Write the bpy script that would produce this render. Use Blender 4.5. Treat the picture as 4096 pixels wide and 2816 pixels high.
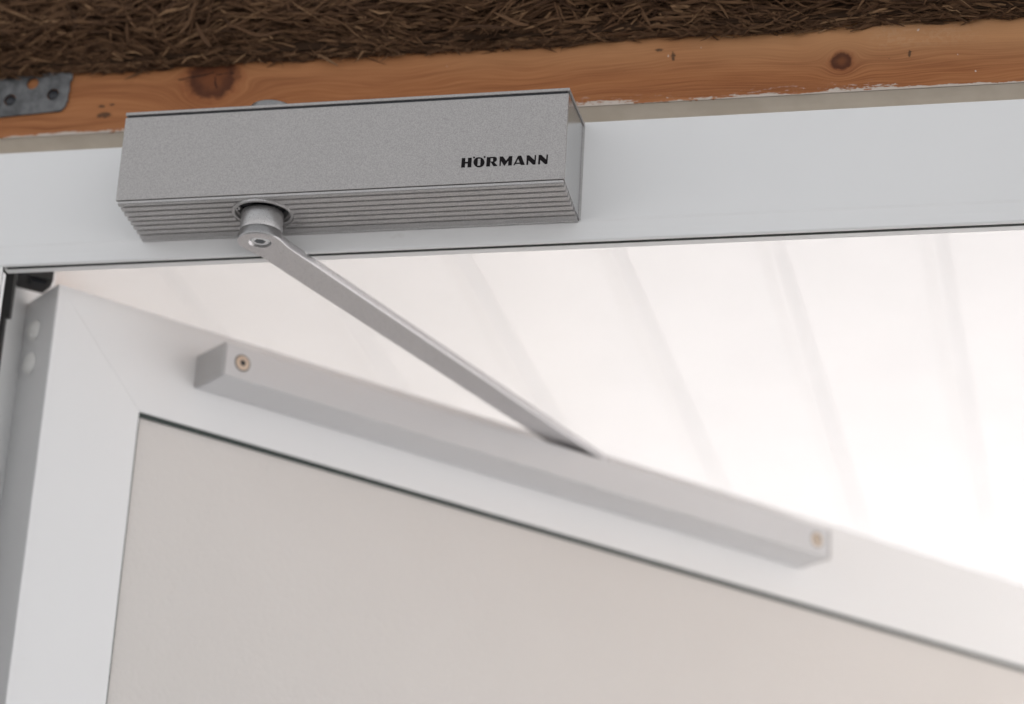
import bpy, bmesh, math, random
import numpy as np
from mathutils import Vector, Matrix, noise

random.seed(7)
for o in list(bpy.data.objects):
    bpy.data.objects.remove(o)
scene = bpy.context.scene
COL = scene.collection
R = math.radians

# ------------------------------------------------------------------ camera
cam_d = bpy.data.cameras.new('camera')
cam = bpy.data.objects.new('camera', cam_d)
COL.objects.link(cam)
right = Vector((0.9748, 0.2167, 0.0534)); fwd = Vector((-0.2207, 0.9002, 0.3754)); up = Vector((0.0333, -0.3778, 0.9253))
M = Matrix((right, up, -fwd)).transposed().to_4x4()
M.translation = Vector((0.51383, -1.22904, -0.59054))
cam.matrix_world = M
cam_d.sensor_width = 36; cam_d.lens = 10513.5 / 4096 * 36
cam_d.clip_start = 0.05; cam_d.clip_end = 500
cam_d.dof.use_dof = True; cam_d.dof.focus_distance = 1.352; cam_d.dof.aperture_fstop = 5.2
cam_d.dof.aperture_blades = 0
scene.camera = cam

# ------------------------------------------------------------------ sky and sun
SUN_EL, SUN_AZ = R(40), R(26)        # azimuth clockwise from +Y: the sun stands outside, behind the door
world = bpy.data.worlds.new("World"); scene.world = world; world.use_nodes = True
wn = world.node_tree.nodes; wl = world.node_tree.links
wn.clear()
sky = wn.new('ShaderNodeTexSky'); sky.sky_type = 'NISHITA'; sky.sun_disc = False
sky.sun_elevation = SUN_EL; sky.sun_rotation = SUN_AZ
sky.dust_density = 3.0; sky.ozone_density = 0.6; sky.air_density = 1.0
bg = wn.new('ShaderNodeBackground'); bg.inputs['Strength'].default_value = 0.088
wo = wn.new('ShaderNodeOutputWorld')
hs_ = wn.new('ShaderNodeHueSaturation'); hs_.inputs['Saturation'].default_value = .08   # hazy, whitish sky
wl.new(sky.outputs[0], hs_.inputs['Color']); wl.new(hs_.outputs[0], bg.inputs[0]); wl.new(bg.outputs[0], wo.inputs[0])
sd = bpy.data.lights.new('sun', 'SUN'); sd.energy = 4.4; sd.angle = R(0.5); sd.color = (1, .965, .945)
so = bpy.data.objects.new('sun', sd); COL.objects.link(so)
sdir = Vector((math.sin(SUN_AZ) * math.cos(SUN_EL), math.cos(SUN_AZ) * math.cos(SUN_EL), math.sin(SUN_EL)))
so.rotation_euler = sdir.to_track_quat('Z', 'Y').to_euler(); so.location = sdir * 20
scene.view_settings.view_transform = 'Standard'; scene.view_settings.look = 'None'
scene.view_settings.gamma = 1; scene.view_settings.exposure = 1.42
scene.render.engine = 'CYCLES'
scene.cycles.max_bounces = 10; scene.cycles.diffuse_bounces = 7

# ------------------------------------------------------------------ materials
def mat(name, col, rough=.5, metal=0., spec=.5):
    m = bpy.data.materials.new(name); m.use_nodes = True
    b = m.node_tree.nodes['Principled BSDF']
    b.inputs['Base Color'].default_value = (*col, 1); b.inputs['Roughness'].default_value = rough
    b.inputs['Metallic'].default_value = metal; b.inputs['Specular IOR Level'].default_value = spec
    return m

class NT:
    """small helper for building node graphs in world/object coordinates"""
    def __init__(s, m):
        s.m = m; s.n = m.node_tree.nodes; s.l = m.node_tree.links; s.b = s.n['Principled BSDF']
        tc = s.n.new('ShaderNodeTexCoord'); s.P = tc.outputs['Object']
    def put(s, sock, v):
        if hasattr(v, 'links') or isinstance(v, bpy.types.NodeSocket): s.l.new(v, sock)
        elif isinstance(v, (tuple, list)) and len(v) == 3 and sock.type == 'RGBA': sock.default_value = (*v, 1)
        else: sock.default_value = v
    def math(s, op, a, b=0., c=None, clamp=False):
        n = s.n.new('ShaderNodeMath'); n.operation = op; n.use_clamp = clamp
        s.put(n.inputs[0], a); s.put(n.inputs[1], b)
        if c is not None: s.put(n.inputs[2], c)
        return n.outputs[0]
    def map(s, scale=(1, 1, 1), loc=(0, 0, 0), src=None):
        n = s.n.new('ShaderNodeMapping'); n.inputs['Scale'].default_value = scale; n.inputs['Location'].default_value = loc
        s.l.new(src or s.P, n.inputs[0]); return n.outputs[0]
    def noise(s, scale, detail=2., rough=.5, vec=None, dist=0.):
        n = s.n.new('ShaderNodeTexNoise'); n.inputs['Scale'].default_value = scale
        n.inputs['Detail'].default_value = detail; n.inputs['Roughness'].default_value = rough
        n.inputs['Distortion'].default_value = dist
        s.l.new(vec or s.P, n.inputs['Vector']); return n.outputs['Fac']
    def ramp(s, v, a, b, c0=0., c1=1.):
        n = s.n.new('ShaderNodeMapRange'); n.interpolation_type = 'SMOOTHSTEP'
        s.put(n.inputs[0], v); n.inputs[1].default_value = a; n.inputs[2].default_value = b
        n.inputs[3].default_value = c0; n.inputs[4].default_value = c1
        return n.outputs[0]
    def mix(s, f, a, b):
        n = s.n.new('ShaderNodeMix'); n.data_type = 'RGBA'
        s.put(n.inputs['Factor'], f); s.put(n.inputs[6], a); s.put(n.inputs[7], b)
        return n.outputs[2]
    def xyz(s, src=None):
        n = s.n.new('ShaderNodeSeparateXYZ'); s.l.new(src or s.P, n.inputs[0]); return n.outputs
    def comb(s, x, y, z):
        n = s.n.new('ShaderNodeCombineXYZ')
        for i, v in enumerate((x, y, z)): s.put(n.inputs[i], v)
        return n.outputs[0]
    def bump(s, h, strength=.2, dist=.001):
        n = s.n.new('ShaderNodeBump'); n.inputs['Strength'].default_value = strength
        n.inputs['Distance'].default_value = dist; s.l.new(h, n.inputs['Height'])
        s.l.new(n.outputs[0], s.b.inputs['Normal'])
    def color(s, v): s.put(s.b.inputs['Base Color'], v)
    def rough(s, v): s.put(s.b.inputs['Roughness'], v)

def silver(name, col, amp=.25, rough=.42, metal=.75, scale=1500):
    m = mat(name, col, rough, metal); t = NT(m)
    a = t.noise(scale, 1.5, .6); b = t.noise(18, 2)
    k = t.math('MULTIPLY', t.ramp(a, .3, .7, 1 - amp, 1 + amp), t.ramp(b, .3, .7, .99, 1.01))
    n = t.n.new('ShaderNodeVectorMath'); n.operation = 'SCALE'; n.inputs[0].default_value = col; t.l.new(k, n.inputs['Scale'])
    t.color(n.outputs[0]); t.rough(t.ramp(a, .3, .7, rough + amp * .3, rough - amp * .3)); 
    if amp > .1: t.bump(a, .10, .0002)
    return m

def white_paint(name, col, rough=.38, dirt=.04):
    m = mat(name, col, rough); t = NT(m)
    a = t.noise(6, 4, .6); d = t.noise(700, 1)
    smudge = t.ramp(t.noise(38, 5, .65), .66, .78, 0, 1)
    c = t.mix(t.ramp(a, .3, .7, 0, dirt * 2), col, tuple(x * .86 for x in col))
    c = t.mix(t.math('MULTIPLY', smudge, dirt * 2.5), c, (.42, .38, .33))
    sp = t.ramp(t.noise(330, 2, .5, t.map((1, 1, 1), (3.1, 7.7, 1.3))), .795, .83, 0, .55)
    c = t.mix(sp, c, (.2, .18, .16))
    t.color(c); t.rough(t.ramp(a, .3, .7, rough - .05, rough + .08)); t.bump(d, .05, .0002)
    return m

def wood_mat():
    m = mat('orange_pine', (.36, .13, .05), .7, 0, .2); t = NT(m)
    x, y, z = t.xyz()
    knots = [(.0290, .0975, .0135, 1.0), (.3815, .0852, .0052, 1.0), (-.004, .1075, .004, .35), (.232, .118, .004, .3)]
    warp = t.math('MULTIPLY', t.math('SUBTRACT', t.noise(1, 3, .5, t.map((5, 5, 16))), .5), .035)
    zz = t.math('ADD', z, warp); masks = []
    for kx, kz, r, w in knots:
        dx = t.math('MULTIPLY', t.math('SUBTRACT', x, kx), .92); dz = t.math('SUBTRACT', z, kz)
        d = t.math('SQRT', t.math('ADD', t.math('MULTIPLY', dx, dx), t.math('MULTIPLY', dz, dz)))
        g = t.math('POWER', 2.718, t.math('MULTIPLY', t.math('POWER', t.math('DIVIDE', d, r * 1.9), 2.), -1.))
        zz = t.math('SUBTRACT', zz, t.math('MULTIPLY', t.math('MULTIPLY', g, dz), 1.5))
        masks.append((d, r, g, kx, kz, w))
    gv = t.comb(t.math('MULTIPLY', x, 3.5), t.math('MULTIPLY', y, 40.), t.math('MULTIPLY', zz, 150.))
    g1 = t.noise(1, 3, .55, gv)
    g2 = t.noise(1, 2, .6, t.comb(t.math('MULTIPLY', x, 22.), y, t.math('MULTIPLY', zz, 1400.)))
    gv3 = t.comb(t.math('MULTIPLY', x, 2.2), y, t.math('MULTIPLY', zz, 48.))
    g3 = t.noise(1, 2, .5, gv3)
    c = t.mix(t.ramp(g3, .3, .7), (.255, .090, .031), (.355, .148, .060))
    c = t.mix(t.ramp(g1, .34, .74, 0., .8), c, (.165, .048, .016))
    c = t.mix(t.ramp(g2, .3, .75, 0., .5), c, (.50, .22, .09))
    # paler, weathered towards the top right
    pale = t.math('MULTIPLY', t.ramp(t.math('ADD', z, t.math('MULTIPLY', x, .03)), .085, .118), t.ramp(x, -.02, .33, .25, .85))
    c = t.mix(t.math('MULTIPLY', pale, t.ramp(t.noise(9, 3), .3, .6, .5, 1)), c, (.50, .265, .125))
    scr = t.math('MULTIPLY', t.ramp(x, .392, .405), t.ramp(x, .47, .43))
    c = t.mix(t.math('MULTIPLY', t.math('MULTIPLY', scr, t.ramp(z, .088, .098)), t.ramp(t.noise(420, 3, .7), .45, .6, .05, .35)), c, (.50, .31, .18))
    for d, r, g, kx, kz, w in masks:
        dn = t.math('ADD', t.math('DIVIDE', d, r), t.math('MULTIPLY', t.math('SUBTRACT', t.noise(210, 4, .6), .5), .75))
        halo = t.ramp(dn, 1.55, .75, 0, .55 * w)
        c = t.mix(halo, c, (.20, .055, .02))
        rim = t.math('MULTIPLY', t.ramp(dn, 1.15, .80), t.ramp(dn, .10, .85, .72, 1))
        c = t.mix(t.math('MULTIPLY', rim, .85 * w), c, (.050, .016, .008))
        core = t.ramp(t.math('ADD', dn, t.math('MULTIPLY', t.math('SUBTRACT', g1, .5), 1.2)), .75, .15, 0, .75 * w)
        c = t.mix(core, c, (.17, .055, .020))
    # drying cracks in the big knot
    def crack(p0, p1, wd):
        (ax, az), (bx, bz) = p0, p1; L = math.hypot(bx - ax, bz - az); ux, uz = (bx - ax) / L, (bz - az) / L
        wob = t.math('MULTIPLY', t.math('SUBTRACT', t.noise(260, 3, .6), .5), .003)
        rx = t.math('SUBTRACT', x, ax); rz = t.math('SUBTRACT', z, az)
        al = t.math('ADD', t.math('MULTIPLY', rx, ux), t.math('MULTIPLY', rz, uz))
        ac = t.math('ABSOLUTE', t.math('ADD', t.math('SUBTRACT', t.math('MULTIPLY', rx, uz), t.math('MULTIPLY', rz, ux)), wob))
        return t.math('MULTIPLY', t.math('MULTIPLY', t.ramp(ac, wd * 1.5, wd * .5), t.ramp(al, 0, .001)), t.ramp(al, L, L - .001))
    for a, b, wd in (((.008, .0975), (.030, .1010), .0005), ((.030, .0985), (.0325, .0905), .0005), ((.030, .0995), (.042, .1000), .0003)):
        c = t.mix(t.math('MULTIPLY', crack(a, b, wd), .9), c, (.02, .008, .005))
    # dark stains and pits
    s1 = t.ramp(t.noise(1, 4, .7, t.map((95, 95, 190))), .70, .78)
    reg = t.math('MULTIPLY', t.ramp(x, -.052, -.042), t.ramp(x, .0, -.02))
    c = t.mix(t.math('MULTIPLY', t.math('MULTIPLY', s1, reg), .85), c, (.045, .03, .022))
    for sx, sz, rx_, rz_ in ((-.0335, .0778, .0048, .0019), (-.036, .0835, .0022, .0012), (-.0295, .0842, .0018, .0008), (.283, .0985, .003, .001), (.291, .094, .0012, .003), (.4175, .0875, .0010, .002)):
        ddx = t.math('DIVIDE', t.math('SUBTRACT', x, sx), rx_); ddz = t.math('DIVIDE', t.math('SUBTRACT', z, sz), rz_)
        dd = t.math('ADD', t.math('SQRT', t.math('ADD', t.math('MULTIPLY', ddx, ddx), t.math('MULTIPLY', ddz, ddz))), t.math('MULTIPLY', t.math('SUBTRACT', t.noise(500, 4, .7), .5), 2.2))
        c = t.mix(t.ramp(dd, 1.1, .6, 0, .8), c, (.04, .026, .018))
    pit = t.ramp(t.noise(210, 2, .5, t.map((1, 1, 1.6), (5, 2, 9))), .765, .80, 0, .6)
    c = t.mix(pit, c, (.06, .04, .03))
    wsp = t.ramp(t.noise(300, 1, .5, t.map((1, 1, 1), (1, 12, 4))), .80, .82, 0, .7)
    c = t.mix(wsp, c, (.62, .58, .55))
    # smeared white paint along the lower edge
    n1 = t.noise(1, 5, .7, t.map((42, 42, 300))); n2 = t.noise(1, 4, .7, t.map((420, 420, 700)))
    lo = t.math('ADD', t.math('ADD', .0672, t.math('MULTIPLY', t.math('SUBTRACT', n1, .45), .014)), t.math('MULTIPLY', t.math('SUBTRACT', n2, .5), .0034))
    pm = t.ramp(t.math('SUBTRACT', lo, z), -.0002, .0003)
    c = t.mix(pm, c, (.52, .455, .40))
    n3 = t.noise(1, 5, .75, t.map((150, 150, 900))); reg2 = t.math('MULTIPLY', t.ramp(z, .0745, .069), t.ramp(t.noise(1, 2, .5, t.map((9, 9, 9))), .48, .62))
    c = t.mix(t.math('MULTIPLY', t.ramp(n3, .57, .66), t.math('MULTIPLY', reg2, .7)), c, (.60, .53, .50))
    t.color(c)
    hh = t.math('ADD', t.math('MULTIPLY', g2, .35), t.math('ADD', t.math('MULTIPLY', n2, .25), t.math('MULTIPLY', pm, .8)))
    t.bump(hh, .35, .0006)
    return m

def strand_mat():
    m = mat('dry_strand', (.2, .12, .07), .8, 0, .2); t = NT(m)
    g = t.n.new('ShaderNodeNewGeometry'); r = g.outputs['Random Per Island']
    cr = t.n.new('ShaderNodeValToRGB'); t.l.new(r, cr.inputs[0])
    e = cr.color_ramp.elements
    e[0].position = 0; e[0].color = (.046, .022, .011, 1); e[1].position = 1; e[1].color = (.31, .185, .10, 1)
    k = e.new(.45); k.color = (.098, .050, .025, 1); k = e.new(.88); k.color = (.145, .079, .041, 1)
    f = t.noise(1, 3, .6, t.map((160, 700, 1500)))
    c = t.mix(t.ramp(f, .35, .7, 0, .55), cr.outputs[0], (.07, .038, .02))
    t.color(c); t.bump(f, .5, .0005)
    return m

def plain_noise(name, c0, c1, scale, rough=.5, bump=0., det=3, spec=.5, bd=.001):
    m = mat(name, c0, rough, 0, spec); t = NT(m); a = t.noise(scale, det, .6)
    t.color(t.mix(t.ramp(a, .3, .7), c0, c1))
    if bump: t.bump(t.noise(scale * 3, 2), bump, bd)
    return m

M_FRAME = white_paint('white_frame_paint', (.78, .785, .785), .42, .09)
M_DOOR = white_paint('white_door_paint', (.81, .812, .815), .36, .05)
M_CEIL = plain_noise('white_ceiling_board', (.535, .530, .530), (.51, .505, .505), 4, .35)
M_PANEL = plain_noise('cream_textured_panel', (.675, .645, .62), (.65, .62, .593), 3, .45, .0, 3, .5, .0006)
_t = NT(M_PANEL); _t.bump(_t.noise(300, 2, .6), .5, .0010)
M_BODY = silver('silver_cover_paint', (.395, .38, .372), .17, .42, .55, 2100)
M_RIB = silver('silver_underside_paint', (.46, .45, .447), .12, .42, .45, 1500)
M_ARM = silver('silver_arm_paint', (.50, .49, .495), .10, .30, .6, 1500)
M_SHAFT = silver('silver_cast_shaft', (.36, .355, .355), .09, .30, .8, 1700)
M_RAIL = silver('silver_rail_anodised', (.62, .62, .63), .0, .36, .2, 1200)
M_RAILCAP = silver('grey_end_cap', (.46, .46, .462), .0, .32, .3, 1200)
M_END = mat('polished_end_plate', (.50, .50, .50), .24, .9)
M_STEEL = mat('bright_steel', (.64, .66, .68), .32, .85)
M_BRASS = mat('warm_zinc_screw', (.68, .56, .45), .34, .6)
M_DARK = mat('dark_socket', (.02, .022, .027), .4, .3)
M_PGASK = mat('grey_green_panel_seal', (.045, .058, .054), .6, 0, .3)
M_BLACK = plain_noise('black_rubber', (.012, .012, .012), (.018, .017, .016), 60, .5)
M_GASK = mat('dark_green_gasket', (.012, .017, .015), .6, 0, .2)
M_INK = mat('black_print', (.006, .004, .005), .6, 0, .15)
M_CAP = mat('white_plastic_cap', (.88, .88, .86), .3)
M_FILL = plain_noise('beige_joint_filler', (.72, .65, .56), (.66, .59, .50), 55, .6, .3)
M_WALL = plain_noise('beige_plaster', (.74, .705, .665), (.70, .665, .625), 12, .8, .3)
M_TAN = plain_noise('tan_timber_trim', (.42, .22, .09), (.34, .17, .065), 10, .6)
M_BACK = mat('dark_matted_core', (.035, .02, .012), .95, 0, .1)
M_ZINC = plain_noise('grey_galvanised_steel', (.145, .148, .152), (.045, .046, .048), 120, .5, .5, 6)
M_WOOD = wood_mat()
M_STRAND = strand_mat()

# ------------------------------------------------------------------ mesh helpers
def obj(name, bm, m, parent=None, smooth=False, **props):
    me = bpy.data.meshes.new(name); bm.normal_update(); bm.to_mesh(me); bm.free()
    me.materials.append(m); o = bpy.data.objects.new(name, me); COL.objects.link(o)
    if smooth:
        for p in me.polygons: p.use_smooth = True
    if parent: o.parent = parent
    for k, v in props.items(): o[k] = v
    return o

def thing(name, label, category, **props):
    o = bpy.data.objects.new(name, None); COL.objects.link(o); o.empty_display_size = .02
    o['label'] = label; o['category'] = category
    for k, v in props.items(): o[k] = v
    return o

def frame_map(O=(0, 0, 0), u=(1, 0, 0), n=(0, 1, 0)):
    O = Vector(O); u = Vector(u); n = Vector(n)
    return lambda a, b, c: O + u * a + n * b + Vector((0, 0, 1)) * c
WORLD = frame_map()

def box(bm, x0, x1, y0, y1, z0, z1, f=WORLD, bev=0., seg=2):
    vs = [bm.verts.new(f(x, y, z)) for x in (x0, x1) for y in (y0, y1) for z in (z0, z1)]
    fs = [bm.faces.new([vs[i] for i in q]) for q in ((0, 1, 3, 2), (4, 6, 7, 5), (0, 4, 5, 1), (2, 3, 7, 6), (0, 2, 6, 4), (1, 5, 7, 3))]
    bmesh.ops.recalc_face_normals(bm, faces=fs)
    if bev:
        es = list({e for q in fs for e in q.edges})
        bmesh.ops.bevel(bm, geom=es, offset=bev, segments=seg, affect='EDGES', profile=.5)
    return bm

def newbox(*a, **k): return box(bmesh.new(), *a, **k)

def prism_x(bm, pts, x0, x1, f=WORLD):
    """closed (y,z) outline extruded along the first axis"""
    a = [bm.verts.new(f(x0, y, z)) for y, z in pts]; b = [bm.verts.new(f(x1, y, z)) for y, z in pts]
    n = len(pts); fs = [bm.faces.new((a[i], a[(i + 1) % n], b[(i + 1) % n], b[i])) for i in range(n)]
    fs.append(bm.faces.new(a[::-1])); fs.append(bm.faces.new(b))
    bmesh.ops.recalc_face_normals(bm, faces=fs)
    return bm

def prism_z(bm, pts, z0, z1, f=WORLD):
    a = [bm.verts.new(f(x, y, z0)) for x, y in pts]; b = [bm.verts.new(f(x, y, z1)) for x, y in pts]
    n = len(pts); fs = [bm.faces.new((a[i], a[(i + 1) % n], b[(i + 1) % n], b[i])) for i in range(n)]
    fs.append(bm.faces.new(a[::-1])); fs.append(bm.faces.new(b))
    bmesh.ops.recalc_face_normals(bm, faces=fs)
    return bm

def lathe(bm, prof, f, n=48, close=True):
    """prof: list of (r, h); f maps (a, b, h) with a,b across the axis"""
    rings = []
    for r, h in prof:
        if r < 1e-6: rings.append([bm.verts.new(f(0, 0, h))])
        else: rings.append([bm.verts.new(f(r * math.cos(2 * math.pi * i / n), r * math.sin(2 * math.pi * i / n), h)) for i in range(n)])
    fs = []
    for A, B in zip(rings, rings[1:]):
        for i in range(n):
            j = (i + 1) % n
            if len(A) == 1 and len(B) == 1: continue
            if len(A) == 1: fs.append(bm.faces.new((A[0], B[j], B[i])))
            elif len(B) == 1: fs.append(bm.faces.new((A[i], A[j], B[0])))
            else: fs.append(bm.faces.new((A[i], A[j], B[j], B[i])))
    bmesh.ops.recalc_face_normals(bm, faces=fs)
    return bm

def boolean(o, cutters, op='DIFFERENCE'):
    for c in cutters:
        md = o.modifiers.new('b', 'BOOLEAN'); md.operation = op; md.object = c; md.solver = 'EXACT'
    bpy.context.view_layer.update()
    dg = bpy.context.evaluated_depsgraph_get()
    me = bpy.data.meshes.new_from_object(o.evaluated_get(dg))
    o.modifiers.clear(); o.data = me
    for c in cutters: bpy.data.objects.remove(c)
    return o

def flat_shape(name, loops, thick, m, f, parent=None, **props):
    """polygon with holes -> solid plate. loops in (a, b); f maps (a, b, h)"""
    cu = bpy.data.curves.new(name, 'CURVE'); cu.dimensions = '2D'; cu.fill_mode = 'BOTH'; cu.extrude = thick / 2
    for lp in loops:
        s = cu.splines.new('POLY'); s.points.add(len(lp) - 1); s.use_cyclic_u = True
        for p, (a, b) in zip(s.points, lp): p.co = (a * 100, b * 100, 0, 1)
    cu.extrude = thick * 50
    tmp = bpy.data.objects.new('tmp', cu); COL.objects.link(tmp); bpy.context.view_layer.update()
    me = bpy.data.meshes.new_from_object(tmp.evaluated_get(bpy.context.evaluated_depsgraph_get()))
    bpy.data.objects.remove(tmp)
    bm = bmesh.new(); bm.from_mesh(me); bpy.data.meshes.remove(me)
    for v in bm.verts: v.co = f(v.co.x / 100, v.co.y / 100, v.co.z / 100)
    bmesh.ops.remove_doubles(bm, verts=bm.verts[:], dist=1e-6)
    bmesh.ops.recalc_face_normals(bm, faces=bm.faces[:])
    return obj(name, bm, m, parent, **props)

def circle(cx, cy, r, n=24, rx=None): return [(cx + (rx or r) * math.cos(2 * math.pi * i / n), cy + r * math.sin(2 * math.pi * i / n)) for i in range(n)]
LETTERS = [
   [[(0.18976, 0.01519), (0.19173, 0.01513), (0.19173, 0.01283), (0.19312, 0.01283), (0.19312, 0.01513), (0.19517, 0.01511), (0.19514, 0.00953), (0.19311, 0.00957), (0.19309, 0.01184), (0.19177, 0.01183), (0.19177, 0.00959), (0.1897, 0.00963)]] ,
   [[(0.20214, 0.01206), (0.20211, 0.01141), (0.20192, 0.0108), (0.2016, 0.01026), (0.20115, 0.00982), (0.2006, 0.0095), (0.19998, 0.00932), (0.19932, 0.00928), (0.19865, 0.00939), (0.198, 0.00965), (0.19741, 0.01003), (0.19691, 0.01052), (0.19652, 0.0111), (0.19626, 0.01173), (0.19614, 0.01239), (0.19618, 0.01305), (0.19636, 0.01366), (0.19669, 0.0142), (0.19713, 0.01464), (0.19768, 0.01496), (0.1983, 0.01514), (0.19897, 0.01518), (0.19964, 0.01507), (0.20029, 0.01481), (0.20088, 0.01443), (0.20138, 0.01394), (0.20177, 0.01336), (0.20203, 0.01272)], [(0.19845, 0.01429), (0.19987, 0.01431), (0.19988, 0.01027), (0.19841, 0.01025)]] ,
   [[(0.19685, 0.01515), (0.19679, 0.01486), (0.1966, 0.01466), (0.19633, 0.0146), (0.19605, 0.01469), (0.19583, 0.01492), (0.19574, 0.01521), (0.1958, 0.01549), (0.19599, 0.01569), (0.19626, 0.01575), (0.19654, 0.01566), (0.19676, 0.01544)]] ,
   [[(0.20254, 0.01508), (0.20248, 0.0148), (0.20229, 0.0146), (0.20202, 0.01454), (0.20174, 0.01463), (0.20152, 0.01485), (0.20143, 0.01514), (0.20149, 0.01543), (0.20168, 0.01563), (0.20195, 0.01569), (0.20223, 0.01559), (0.20245, 0.01537)]] ,
   [[(0.20315, 0.01495), (0.20687, 0.01499), (0.20756, 0.0149), (0.20815, 0.0146), (0.20853, 0.0141), (0.20867, 0.01357), (0.20861, 0.01298), (0.20835, 0.01245), (0.20784, 0.01208), (0.20732, 0.01191), (0.20925, 0.00951), (0.20695, 0.00951), (0.20549, 0.01183), (0.20517, 0.01185), (0.20512, 0.00949), (0.2031, 0.00955)], [(0.20526, 0.01421), (0.20655, 0.01419), (0.20657, 0.01227), (0.20523, 0.01234)]] ,
   [[(0.21004, 0.01494), (0.21181, 0.01492), (0.21355, 0.01238), (0.21525, 0.0149), (0.2168, 0.01489), (0.21676, 0.00948), (0.21475, 0.00946), (0.21478, 0.01219), (0.21274, 0.00927), (0.21092, 0.01228), (0.2109, 0.00947), (0.21012, 0.00947)]] ,
   [[(0.21983, 0.01482), (0.22154, 0.01485), (0.22366, 0.0094), (0.22161, 0.00939), (0.22115, 0.01016), (0.21871, 0.01019), (0.21829, 0.00947), (0.21749, 0.00944)], [(0.21999, 0.0131), (0.22089, 0.01086), (0.21906, 0.01086)]] ,
   [[(0.2244, 0.01482), (0.2257, 0.01482), (0.22866, 0.01193), (0.22863, 0.01471), (0.22942, 0.01474), (0.22932, 0.00929), (0.22804, 0.00928), (0.22547, 0.01185), (0.22544, 0.00933), (0.22446, 0.00931)]] ,
   [[(0.23072, 0.01474), (0.23211, 0.01476), (0.23481, 0.01188), (0.2349, 0.01468), (0.23569, 0.01471), (0.23562, 0.00927), (0.23437, 0.00919), (0.23174, 0.01176), (0.23168, 0.00928), (0.23068, 0.00929)]] ,
]
# ------------------------------------------------------------------ setting
GZ = -2.05
m = plain_noise('pale_concrete_paving', (.60, .60, .615), (.55, .55, .562), 3, .85, .3, 5)
bm = bmesh.new()
box(bm, -60, 60, -60, 60, GZ - .1, GZ)
obj('ground', bm, m, kind='structure')
obj('floor_and_dimming_patch', box(newbox(-6, 6, -8, .05, GZ, GZ + .02), -.2, 1.9, .05, 1.6, GZ, GZ + .0195), plain_noise('grey_floor_and_dimmer', (.19, .187, .185), (.16, .157, .155), 4, .7), kind='structure')  # second box: unseen dark patch added outside to dim the ceiling and undersides

# wall that carries the frame, left / right / above (open between x=-.13 and x=.90)
bm = bmesh.new()
box(bm, -3.2, -.135, .012, .115, GZ, .40)
box(bm, .905, 3.2, .012, .115, GZ, .40)
box(bm, -3.2, 3.2, .020, .115, .40, 4.2)
obj('wall', bm, M_WALL, kind='structure')

# side wall of the covered passage outside
obj('side_wall', newbox(-.70, -.60, .118, 3.9, GZ, .498), M_WALL, kind='structure')

# ceiling outside, white tongued boards running away from the door
CZ = .5
ceil = bpy.data.objects.new('ceiling', None); COL.objects.link(ceil); ceil['kind'] = 'structure'
pitch = .1603
def board_mesh():
    bm = bmesh.new(); w = pitch; g = .0095
    pts = [(.0002, .016), (.0002, 0), (.0012, -.0003), (.006, -.0008), (.010, -.0009), (.0145, -.0006), (.0165, -.0001), (.0168, .0030), (.0182, .0030), (.0186, .0003), (.0215, 0), (w - .0002, 0), (w - .0002, .016)]
    a = [bm.verts.new((x, .118, z)) for x, z in pts]; b = [bm.verts.new((x, 3.9, z)) for x, z in pts]
    n = len(pts)
    for i in range(n): bm.faces.new((a[i], a[(i + 1) % n], b[(i + 1) % n], b[i]))
    bm.faces.new(a[::-1]); bm.faces.new(b); bmesh.ops.recalc_face_normals(bm, faces=bm.faces[:])
    me = bpy.data.meshes.new('board'); bm.to_mesh(me); bm.free(); me.materials.append(M_CEIL); return me
bme = board_mesh()
for i in range(-3, 16):
    o = bpy.data.objects.new('board', bme); COL.objects.link(o); o.parent = ceil
    o.location = (-.1385 + pitch * i, 0, CZ)
o = obj('ceiling_deck', newbox(-.70, 2.43, .118, 3.9, CZ + .018, CZ + .12), M_CEIL, ceil)
o = obj('ceiling_trim', newbox(-.600, -.585, .118, 3.9, CZ - .035, CZ - .001), M_TAN, ceil, label='tan timber trim at the ceiling edge')

# ------------------------------------------------------------------ timber beam, filler, plate
obj('timber_beam', prism_x(bmesh.new(), [(.006, .0667), (.006, .190), (.019, .190), (.019, .0662)], -.60, 1.30), M_WOOD,
    label='orange pine timber beam with knots, running across just above the white door frame', category='timber beam')
pts = [(.0065, .0664), (.010, .0658), (.014, .0648), (.018, .0634), (.022, .0612), (.0255, .0580), (.0275, .0540), (.028, .048), (.034, .048), (.034, .0664)]
obj('joint_filler', prism_x(bmesh.new(), pts, -.60, 1.30), M_FILL,
    label='beige caulked joint in the narrow gap between the timber beam and the white frame', category='joint filler')

mf = lambda a, b, h: Vector((a, .0050 + h, b))
plate_out = [(-.100, .0795), (-.0602, .0814), (-.0592, .0820), (-.0572, .0845), (-.0571, .0866), (-.0563, .0874), (-.0566, .0930), (-.0560, .0936), (-.0563, .0998), (-.0552, .1015), (-.0556, .1100), (-.0700, .1105), (-.20, .1080), (-.20, .0770)]
pl = flat_shape('nail_plate', [plate_out, circle(-.0656, .0922, .0037), circle(-.0790, .1000, .0037), circle(-.0916, .0902, .0037), circle(-.1050, .0985, .0037), circle(-.1180, .0895, .0037), circle(-.1320, .0975, .0037)],
                .0015, M_ZINC, mf)
pl['label'] = 'grey perforated steel plate nailed to the left end of the timber beam'; pl['category'] = 'metal plate'
for cx, cz in ((-.0656, .0922), (-.0916, .0902), (-.1180, .0895)):
    bm = bmesh.new(); lathe(bm, [(0, -.0012), (.0026, -.0011), (.0032, -.0004), (.0032, .001)], lambda a, b, h, cx=cx, cz=cz: Vector((cx + a, .0058 + h, cz + b)), 20)
    obj('nail', bm, M_DARK, pl, True)

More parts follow.
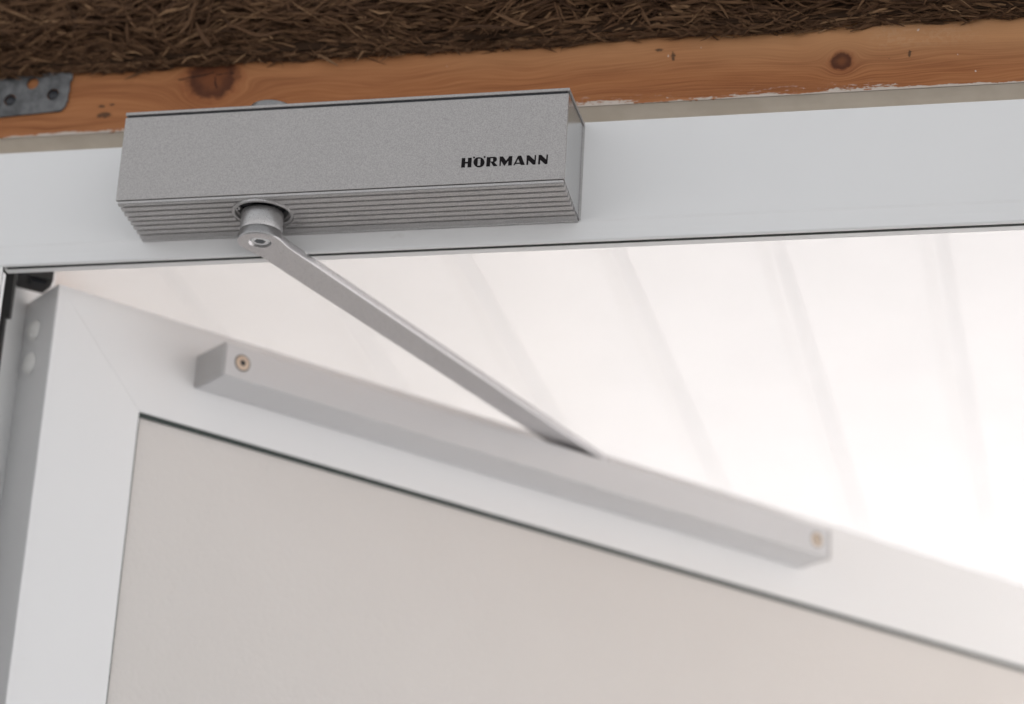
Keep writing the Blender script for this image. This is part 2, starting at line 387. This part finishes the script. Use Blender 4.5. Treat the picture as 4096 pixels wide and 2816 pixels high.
# ------------------------------------------------------------------ matted strands above the beam
def strands():
    rnd = random.Random(11); verts = []; faces = []
    def ribbon(P, ang, L, w, tilt, curl, dip, seg):
        d = Vector((math.cos(ang), 0, math.sin(ang))); d.y = dip; d.normalize()
        side = Vector((-math.sin(ang), tilt, math.cos(ang))).normalized()
        nr = d.cross(side); base = len(verts); tw = rnd.uniform(-.8, .8); ph = rnd.uniform(0, 6.28); am = rnd.uniform(0, .0022)
        for i in range(seg + 1):
            s = i / seg - .5
            c = P + d * (s * L) + Vector((-math.sin(ang), 0, math.cos(ang))) * (curl * (s * s) * L) + nr * (am * math.sin(ph + s * 7))
            a = tw * s; sd = side * math.cos(a) + nr * math.sin(a)
            ww = w * (1 - (abs(s) * 2) ** 3 * .75) * rnd.uniform(.8, 1.1)
            verts.append(c - sd * ww / 2); verts.append(c + nr * ww * .22); verts.append(c + sd * ww / 2)
        for i in range(seg):
            b = base + i * 3
            faces.append((b, b + 1, b + 4, b + 3)); faces.append((b + 1, b + 2, b + 5, b + 4))
    def edge(x):
        # the ragged lower outline of the mat
        return .1040 + .0018 * noise.noise(Vector((x * 14, 0, 3))) + .0022 * noise.noise(Vector((x * 45, 1, 0)))
    for k in range(24000):
        x = rnd.uniform(-.30, .72)
        z = rnd.uniform(.100, .290); 
        if rnd.random() < .35: z = rnd.uniform(.100, .150)
        lo = edge(x) + .0012
        z = max(z, lo + rnd.uniform(0, .003))
        cl = noise.noise(Vector((x * 22, z * 40, 0)))
        ang = cl * 1.1 + rnd.gauss(0, .30)
        if rnd.random() < .16: ang = rnd.uniform(-1.5, 1.5)
        near = min(1, (z - lo) / .02)
        ang *= .25 + .75 * near
        ang += .02
        L = rnd.uniform(.010, .034) * (1.15 if rnd.random() < .2 else .85); w = rnd.uniform(.0007, .0023) * (1.2 if rnd.random() < .15 else 1)
        bulge = .010 * math.sqrt(min(1, near))
        y = .006 - bulge * (.60 + .40 * noise.noise(Vector((x * 18, z * 30, 5)))) - rnd.uniform(0, .012) * near - rnd.uniform(0, .002)
        ribbon(Vector((x, y, z)), ang, L, w, rnd.uniform(-.9, .9), rnd.uniform(-.25, .25), rnd.uniform(-.16, .16), 5)
    # long pale ones that stand out
    for (x, z, a, L, c) in ((.135, .1310, -.08, .075, .42), (.165, .127, .10, .08, .30), (.19, .1065, -.06, .034, -.1), (.205, .1095, -.45, .022, .2), (.243, .139, -.3, .05, .5), (.029, .1120, -1.0, .020, .2), (.33, .121, .25, .05, .3), (.40, .118, .05, .05, -.2), (.06, .112, -.2, .035, .1), (.02, .123, 1.15, .022, -.1), (.455, .1065, .05, .030, .1)):
        ribbon(Vector((x, -.017, z)), a, L, .0027, .3, c, 0, 12)
    # loose ends that hang over the beam
    for k in range(330):
        x = rnd.uniform(-.30, .72); a = rnd.choice((-1, 1)) * rnd.uniform(.05, .8)
        ribbon(Vector((x, rnd.uniform(-.004, .004), edge(x) + rnd.uniform(-.0006, .0035))), a, rnd.uniform(.005, .016), rnd.uniform(.0005, .0014), rnd.uniform(-.5, .5), rnd.uniform(-.5, .5), rnd.uniform(-.2, .1), 4)
    me = bpy.data.meshes.new('straw_mat'); me.from_pydata([tuple(v) for v in verts], [], faces); me.update()
    me.materials.append(M_STRAND); o = bpy.data.objects.new('straw_mat', me); COL.objects.link(o)
    return o
mat_o = strands(); mat_o['kind'] = 'stuff'; mat_o['category'] = 'straw mat'
mat_o['label'] = 'matted brown straw layer along the top edge above the timber beam'
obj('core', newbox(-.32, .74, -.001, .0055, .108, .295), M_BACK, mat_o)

# ------------------------------------------------------------------ door frame
fr = thing('door_frame', 'white metal door frame whose head carries the silver closer', 'door frame')
ZT, ZB = .0542, -.0160
XL, XR = -.0790, .835
def head_profile():
    r = .0016; p = [(0, ZB + .0006), (0.0003, ZB)]
    p = [(.0, ZB + .0010), (.0004, ZB + .0002), (.0010, ZB), (.0020, ZB), (.0020, ZB + .012), (.030, ZB + .040), (.030, ZT)]
    p += [(.0012, ZT), (.0003, ZT - .0004), (0, ZT - .0012)]
    # shallow swage above the lower edge
    p += [(0, ZB + .0125), (.0003, ZB + .0110), (.0003, ZB + .0060)]
    return p
obj('frame_head', prism_x(bmesh.new(), head_profile(), -.135, .905), M_FRAME, fr)
obj('frame_lip', newbox(-.0815, XR - .002, .0054, .0112, ZB + .0002, ZB + .012, bev=.0006), M_FRAME, fr)
obj('gasket', newbox(XL, XR, .0021, .0053, ZB + .0002, ZB + .011), M_GASK, fr)
obj('frame_jamb', newbox(-.135, -.0800, .0, .0020, GZ, ZB - .0003, bev=.0006), M_FRAME, fr)
obj('frame_jamb', newbox(XR, .905, .0, .030, GZ, ZB - .0003, bev=.0009), M_FRAME, fr)
obj('frame_lip', newbox(-.1000, -.0815, .0040, .0096, GZ, ZB - .0008, bev=.0005), M_FRAME, fr)
bm = newbox(-.1000, -.0808, .0021, .0039, GZ, ZB - .0004); obj('gasket', bm, M_GASK, fr)
bm = newbox(-.100, -.0862, .0302, .0335, -.0335, -.003); box(bm, -.100, -.0890, .0302, .0335, GZ, -.0337); obj('gasket', bm, M_BLACK, fr, label='black rubber seal beside the hinge')
obj('frame_rebate', newbox(-.135, -.0985, .0340, .112, GZ, .030), M_FRAME, fr)
bm = bmesh.new()
prism_z(bm, [(-.1000, .0338), (-.0866, .0338), (-.0862, .0428), (-.0733, .0539), (-.0787, .0634), (-.0871, .0720), (-.1000, .0600)], -.0012, .0052)
obj('hinge_block', bm, M_BLACK, fr)
bm = bmesh.new(); prism_z(bm, [(-.0850, .0490), (-.0780, .0550), (-.0830, .0620), (-.0900, .0565)], -.0028, -.0014); obj('hinge_block', bm, M_DARK, fr)

# ------------------------------------------------------------------ door leaf, standing open outwards
TH = 0.86133; A = Vector((-.0687, .0526, -.0041))
U = Vector((math.cos(TH), math.sin(TH), 0)); N = Vector((math.sin(TH), -math.cos(TH), 0))
DF = lambda s, d, z: A + U * s + N * d + Vector((0, 0, z))
door = thing('door', 'white framed door with cream panel, standing open below the closer', 'door')
W, Hd = .905, 2.0; ST = .060; RL = .0620; T = .044
# mitred frame members
def member(poly, name):
    bm = bmesh.new()
    a = [bm.verts.new(DF(s, 0, z)) for s, z in poly]; b = [bm.verts.new(DF(s, -T, z)) for s, z in poly]
    n = len(poly)
    fs = [bm.faces.new((a[i], a[(i + 1) % n], b[(i + 1) % n], b[i])) for i in range(n)] + [bm.faces.new(a[::-1]), bm.faces.new(b)]
    bmesh.ops.recalc_face_normals(bm, faces=fs)
    return bm
def bevelled(bm, off):
    es = [e for e in bm.edges if abs((e.verts[0].co - e.verts[1].co).normalized().z) in (0,) or abs(abs((e.verts[0].co - e.verts[1].co).normalized().z) - 1) < 1e-4 or abs((e.verts[0].co - e.verts[1].co).normalized().z) < 1e-4 and e.calc_length() > .1]
    es = [e for e in es if e.calc_length() > .1]
    bmesh.ops.bevel(bm, geom=es, offset=off, segments=3, affect='EDGES', profile=.5); return bm
g = .00006
obj('door_top_rail', bevelled(member([(g, 0), (W - g, 0), (W - ST - g, -RL), (ST + g, -RL)], ''), .0009), M_DOOR, door)
obj('door_stile', bevelled(member([(0, -g), (ST, -RL - g), (ST, -Hd + RL + g), (0, -Hd + g)], ''), .0009), M_DOOR, door)
obj('door_stile', bevelled(member([(W, -g), (W, -Hd + g), (W - ST, -Hd + RL + g), (W - ST, -RL - g)], ''), .0009), M_DOOR, door)
obj('door_bottom_rail', bevelled(member([(g, -Hd), (ST + g, -Hd + RL), (W - ST - g, -Hd + RL), (W - g, -Hd)], ''), .0009), M_DOOR, door)
obj('door_panel', newbox(ST - .004, W - ST + .004, -T + .006, -.0030, -Hd + RL - .004, -RL + .004, f=DF), M_PANEL, door)
bm = newbox(ST + .0001, W - ST - .0001, -.0028, -.0010, -RL - .0026, -RL - .00005, f=DF)
box(bm, ST + .00005, ST + .0007, -.0028, -.0008, -Hd + RL, -RL - .0028, f=DF)
obj('panel_gasket', bm, M_PGASK, door)
# outer flange of the leaf behind the hinge edge
obj('door_flange', newbox(-.014, -.0002, -T - .004, -T + .003, -Hd, -.006, f=DF, bev=.001), M_DOOR, door)
obj('door_flange', newbox(-.0135, W, -T - .0095, -T - .0042, -Hd, -.0062, f=DF, bev=.001), M_DOOR, door)
for z in (-.0218, -.0422):
    bm = bmesh.new(); lathe(bm, [(.0066, 0.0002), (.0064, .0010), (.0050, .0022), (.0026, .0029), (0, .0031)], lambda a, b, h, z=z: DF(-h, -.0250 + a, z + b), 32)
    obj('hinge_cap', bm, M_CAP, door, True)

# ------------------------------------------------------------------ guide rail on the door
rail = thing('guide_rail', 'long silver guide rail screwed to the top of the open door', 'guide rail')
RZT, RZB, RD = -.0224, -.0425, .0314
RF = lambda s, d, z: Vector((A.x, A.y, 0)) + U * s + N * d + Vector((0, 0, z))
s0, s1 = .0931, .5717
tw = .0028
prof = [(0.0004, RZB), (RD, RZB), (RD, RZT), (RD - .0105, RZT), (RD - .0105, RZT - tw), (RD - tw, RZT - tw), (RD - tw, RZB + tw), (.0004 + tw, RZB + tw), (.0004 + tw, RZT - tw), (.0105, RZT - tw), (.0105, RZT), (.0004, RZT)]
bm = prism_x(bmesh.new(), prof, s0 + .0022, s1 - .0022, f=RF)
es = [e for e in bm.edges if e.calc_length() > .3]
bmesh.ops.bevel(bm, geom=es, offset=.0005, segments=2, affect='EDGES')
ro = obj('rail_body', bm, M_RAIL, rail)
obj('rail_end_cap', newbox(s0, s0 + .0020, .0002, RD + .0003, RZB - .0003, RZT + .0003, f=RF, bev=.0009, seg=3), M_RAILCAP, rail)
obj('rail_end_cap', newbox(s1 - .0020, s1, .0002, RD + .0003, RZB - .0003, RZT + .0003, f=RF, bev=.0009, seg=3), M_RAILCAP, rail)
for s in (.1064, .5590):
    fm = lambda a, b, h, s=s: RF(s + a, RD + h, -.0321 + b)
    bm = bmesh.new(); lathe(bm, [(.0045, .0001), (.0045, .00030), (.0036, .0004)], fm, 32)
    sc = obj('screw', bm, M_BRASS, rail, label='small countersunk screw with star socket')
    # shallow cone head with a six-lobed hole
    n = 36; bm = bmesh.new()
    star = [(.0018 + .0003 * math.cos(6 * 2 * math.pi * i / n)) for i in range(n)]
    v0 = [bm.verts.new(fm(.0036 * math.cos(2 * math.pi * i / n), .0036 * math.sin(2 * math.pi * i / n), .0004)) for i in range(n)]
    v1 = [bm.verts.new(fm(star[i] * math.cos(2 * math.pi * i / n), star[i] * math.sin(2 * math.pi * i / n), .00055)) for i in range(n)]
    for i in range(n): bm.faces.new((v0[i], v0[(i + 1) % n], v1[(i + 1) % n], v1[i]))
    bmesh.ops.recalc_face_normals(bm, faces=bm.faces[:]); obj('screw_face', bm, M_BRASS, sc)
    bm = bmesh.new(); lathe(bm, [(.0023, .00046), (0, .00045)], fm, 24); obj('screw_socket', bm, M_DARK, sc)
    bm = bmesh.new(); lathe(bm, [(.0052, .00004), (.0045, .00006)], fm, 32); obj('screw_seat', bm, M_DARK, sc)

# ------------------------------------------------------------------ door closer
dc = thing('door_closer', 'silver overhead door closer with printed name, mounted on the white door frame', 'door closer')
L, D, H = .245, .0411, .0512
# bottom outline of the housing: y front to back, with louvre grooves
def zb(y): return -.0018 - .0033 * (y + D) / D
def bottom_outline():
    p = [(-D + .0004, -.0002), (-D + .0004, -.0014), (-D + .0009, -.0018)]
    for t in (.088, .214, .34, .46, .575, .70, .82):
        yc = -D + t * D; w = .00125
        p += [(yc - w, zb(yc - w) - .0003), (yc - w + .0001, zb(yc) + .0026), (yc + w * .7, zb(yc) + .0026), (yc + w, zb(yc + w) + .0001)]
    p += [(-.0022, zb(-.0022)), (-.0021, zb(0) + .0006), (-.0018, zb(0) + .0006), (-.0016, zb(0) - .0002), (-.0001, zb(0) - .0002)]
    return p
prof = bottom_outline() + [(-.0001, .0506), (-D + .0020, .0506), (-D + .0020, -.0002)]
bm = prism_x(bmesh.new(), prof, .0013, L - .0008)
hs = obj('housing', bm, M_RIB, dc)
AX = Vector((.0772, -.0235, 0))
ZF = lambda a, b, h: Vector((AX.x + a, AX.y + b, h))
bm = bmesh.new(); lathe(bm, [(0, -.02), (.0166, -.02), (.0166, .0045), (0, .0045)], ZF, 64)
boolean(hs, [obj('c', bm, M_RIB)])
# cover sheet: front plate and top plate with a dark joint between
bm = bmesh.new(); box(bm, 0, L, -D, -D + .0016, .0003, .0499, bev=.0003, seg=2)
obj('cover', bm, M_BODY, dc)
obj('top_plate', newbox(0, L + .0004, -D - .0002, -.0001, .0512, .0530, bev=.0002, seg=1), M_BODY, dc)
obj('joint_strip', newbox(.0008, L - .001, -D + .0006, -D + .003, .0500, .0511), M_DARK, dc)
# polished end plates set just inside the cover edges
for x0, x1 in ((L - .0007, L - .0002), (.0007, .0012)):
    obj('end_plate', prism_x(bmesh.new(), [(-D + .0017, .0002), (-D + .0017, .0505), (-.0003, .0505), (-.0003, -.0046), (-.0020, -.0034), (-D + .0020, .0002)], x0, x1), M_END, dc)
# raised thin rim of the top plate on the right end
obj('end_rim', newbox(L - .0002, L + .0006, -.0012, -.0002, -.0040, .0511), M_RIB, dc)
# bearing rings in the underside
zr = -.0031
bm = bmesh.new(); lathe(bm, [(.0165, .0040), (.0165, zr), (.0162, zr - .0002), (.0150, zr - .0002), (.0147, zr + .0002), (.0147, zr + .0018), (.0138, zr + .0020), (.0137, .0040)], ZF, 64)
obj('bearing_ring', bm, M_RIB, dc)
bm = bmesh.new(); lathe(bm, [(.0137, .0030), (.0058, .0030)], ZF, 64); obj('bearing_floor', bm, M_DARK, dc)
bm = bmesh.new(); lathe(bm, [(.0012, -.0030), (.0014, -.0034), (.0019, -.0034), (.0021, -.0028)], lambda a, b, h: Vector((AX.x - .0118 + a, AX.y - .0086 + b, h)), 20)
obj('adjuster_screw', bm, M_RIB, dc, True)
# cap of the spindle on the top side
bm = bmesh.new(); lathe(bm, [(.0125, .0530), (.0125, .0586), (.0119, .0593), (.0110, .0595), (0, .0595)], ZF, 48)
obj('spindle_cap', bm, M_SHAFT, dc, True)
# spindle
bm = bmesh.new(); lathe(bm, [(.0060, .0030), (.0060, -.0030)], ZF, 32)
obj('spindle', bm, M_DARK, dc, True)

# arm: a flat bar from the spindle to the slider in the rail
AD = Vector((.3040, .9527, 0)).normalized(); AN = Vector((AD.y, -AD.x, 0))
c0 = Vector((A.x, A.y, 0)) + N * .0157
den = AD.x * U.y - AD.y * U.x; dlt = c0 - AX
LA = (dlt.x * U.y - dlt.y * U.x) / den
def AF(a, b, h): return Vector((AX.x, AX.y, 0)) + AD * a + AN * b + Vector((0, 0, h))
ZA0, ZA1 = -.0200, -.0136
hw0, hw1 = .0102, .0087; r0 = .0120
out = []
a_t = math.acos(hw0 / r0)
for i in range(25):
    a = math.pi / 2 + a_t * 0 + (math.pi) * i / 24
    out.append((r0 * math.cos(a), r0 * math.sin(a)))
out[0] = (r0 * .05, r0); out[-1] = (r0 * .05, -r0)
out = [(.0150, hw0), (.0080, .0109), (.0040, .0117)] + out[1:-1] + [(.0040, -.0119), (.0080, -.0113), (.0150, -hw0)]
e = [(LA + .004, -hw1)] + [(LA + .004 + hw1 * math.cos(a), hw1 * math.sin(a)) for a in [R(q) for q in (-70, -45, -20, 0, 20, 45, 70)]] + [(LA + .004, hw1)]
out = out + e
bm = prism_z(bmesh.new(), out, ZA0, ZA1, f=AF)
be_top = [q for q in bm.edges if abs(q.verts[0].co.z - ZA1) < 1e-5 and abs(q.verts[1].co.z - ZA1) < 1e-5]
be_bot = [q for q in bm.edges if abs(q.verts[0].co.z - ZA0) < 1e-5 and abs(q.verts[1].co.z - ZA0) < 1e-5]
bmesh.ops.bevel(bm, geom=be_top, offset=.0042, segments=7, affect='EDGES', profile=.5)
be_bot = [q for q in bm.edges if abs(q.verts[0].co.z - ZA0) < 1e-5 and abs(q.verts[1].co.z - ZA0) < 1e-5]
bmesh.ops.bevel(bm, geom=be_bot, offset=.0004, segments=2, affect='EDGES', profile=.5)
arm = obj('arm', bm, M_ARM, dc)
for p in arm.data.polygons: p.use_smooth = abs(p.normal.z) < .999
bm = bmesh.new(); lathe(bm, [(0, -.03), (.0063, -.03), (.0063, ZA0 + .0042), (0, ZA0 + .0042)], ZF, 48)
boolean(arm, [obj('c', bm, M_ARM)])
for p in arm.data.polygons: p.use_smooth = abs(p.normal.z) < .999
# collar where the arm meets the spindle
bm = bmesh.new(); lathe(bm, [(.0058, -.0025), (.0104, -.0025), (.0109, -.0027), (.0112, -.0031), (.0113, -.0038), (.0114, -.0137), (.01125, -.0139), (.01125, -.0141), (.0114, -.0143), (.0116, -.0156), (.0120, -.0172), (.0122, -.0190), (.01215, -.0196), (.0118, -.0197)], ZF, 64)
bm.faces.ensure_lookup_table()
o_ = obj('arm_hub', bm, M_SHAFT, arm, True)
# hexagon socket screw
bm = bmesh.new(); lathe(bm, [(0, ZA0 + .0008), (.0048, ZA0 + .0008), (.0052, ZA0 + .0011), (.0052, ZA0 + .0060), (0, ZA0 + .006)], ZF, 48)
sw = obj('screw', bm, M_STEEL, arm)
bm = bmesh.new(); prism_z(bm, [(.0031 * math.cos(R(60 * i + 15)), .0031 * math.sin(R(60 * i + 15))) for i in range(6)], -.03, ZA0 + .0056, f=ZF)
boolean(sw, [obj('c', bm, M_STEEL)])
bm = bmesh.new(); lathe(bm, [(.0032, ZA0 + .0050), (0, ZA0 + .0049)], ZF, 24); obj('screw_socket', bm, M_DARK, sw)
# slider pin and block that run in the rail
bm = bmesh.new(); lathe(bm, [(0, ZA0 + .0002), (.0042, ZA0 + .0002), (.0042, RZT - .012), (0, RZT - .012)], lambda a, b, h: AF(LA + a, b, h), 24)
obj('slider_pin', bm, M_STEEL, arm)
sL = (c0 * 0 + AX + AD * LA - Vector((A.x, A.y, 0))).dot(U)
obj('slider_block', newbox(sL - .016, sL + .016, .0060, RD - .0060, RZB + .0035, RZT - .0036, f=RF, bev=.001), M_BLACK, arm)

# printed name on the front
LF = lambda a, b, h: Vector((a, -D - .00006 + h, b))
bmL = bmesh.new()
for i, lt in enumerate(LETTERS):
    o = flat_shape('letter', lt, .00008, M_INK, LF, None)
    bmL.from_mesh(o.data); bpy.data.objects.remove(o)
obj('lettering', bmL, M_INK, dc, label='printed name in heavy black capitals reading HÖRMANN')
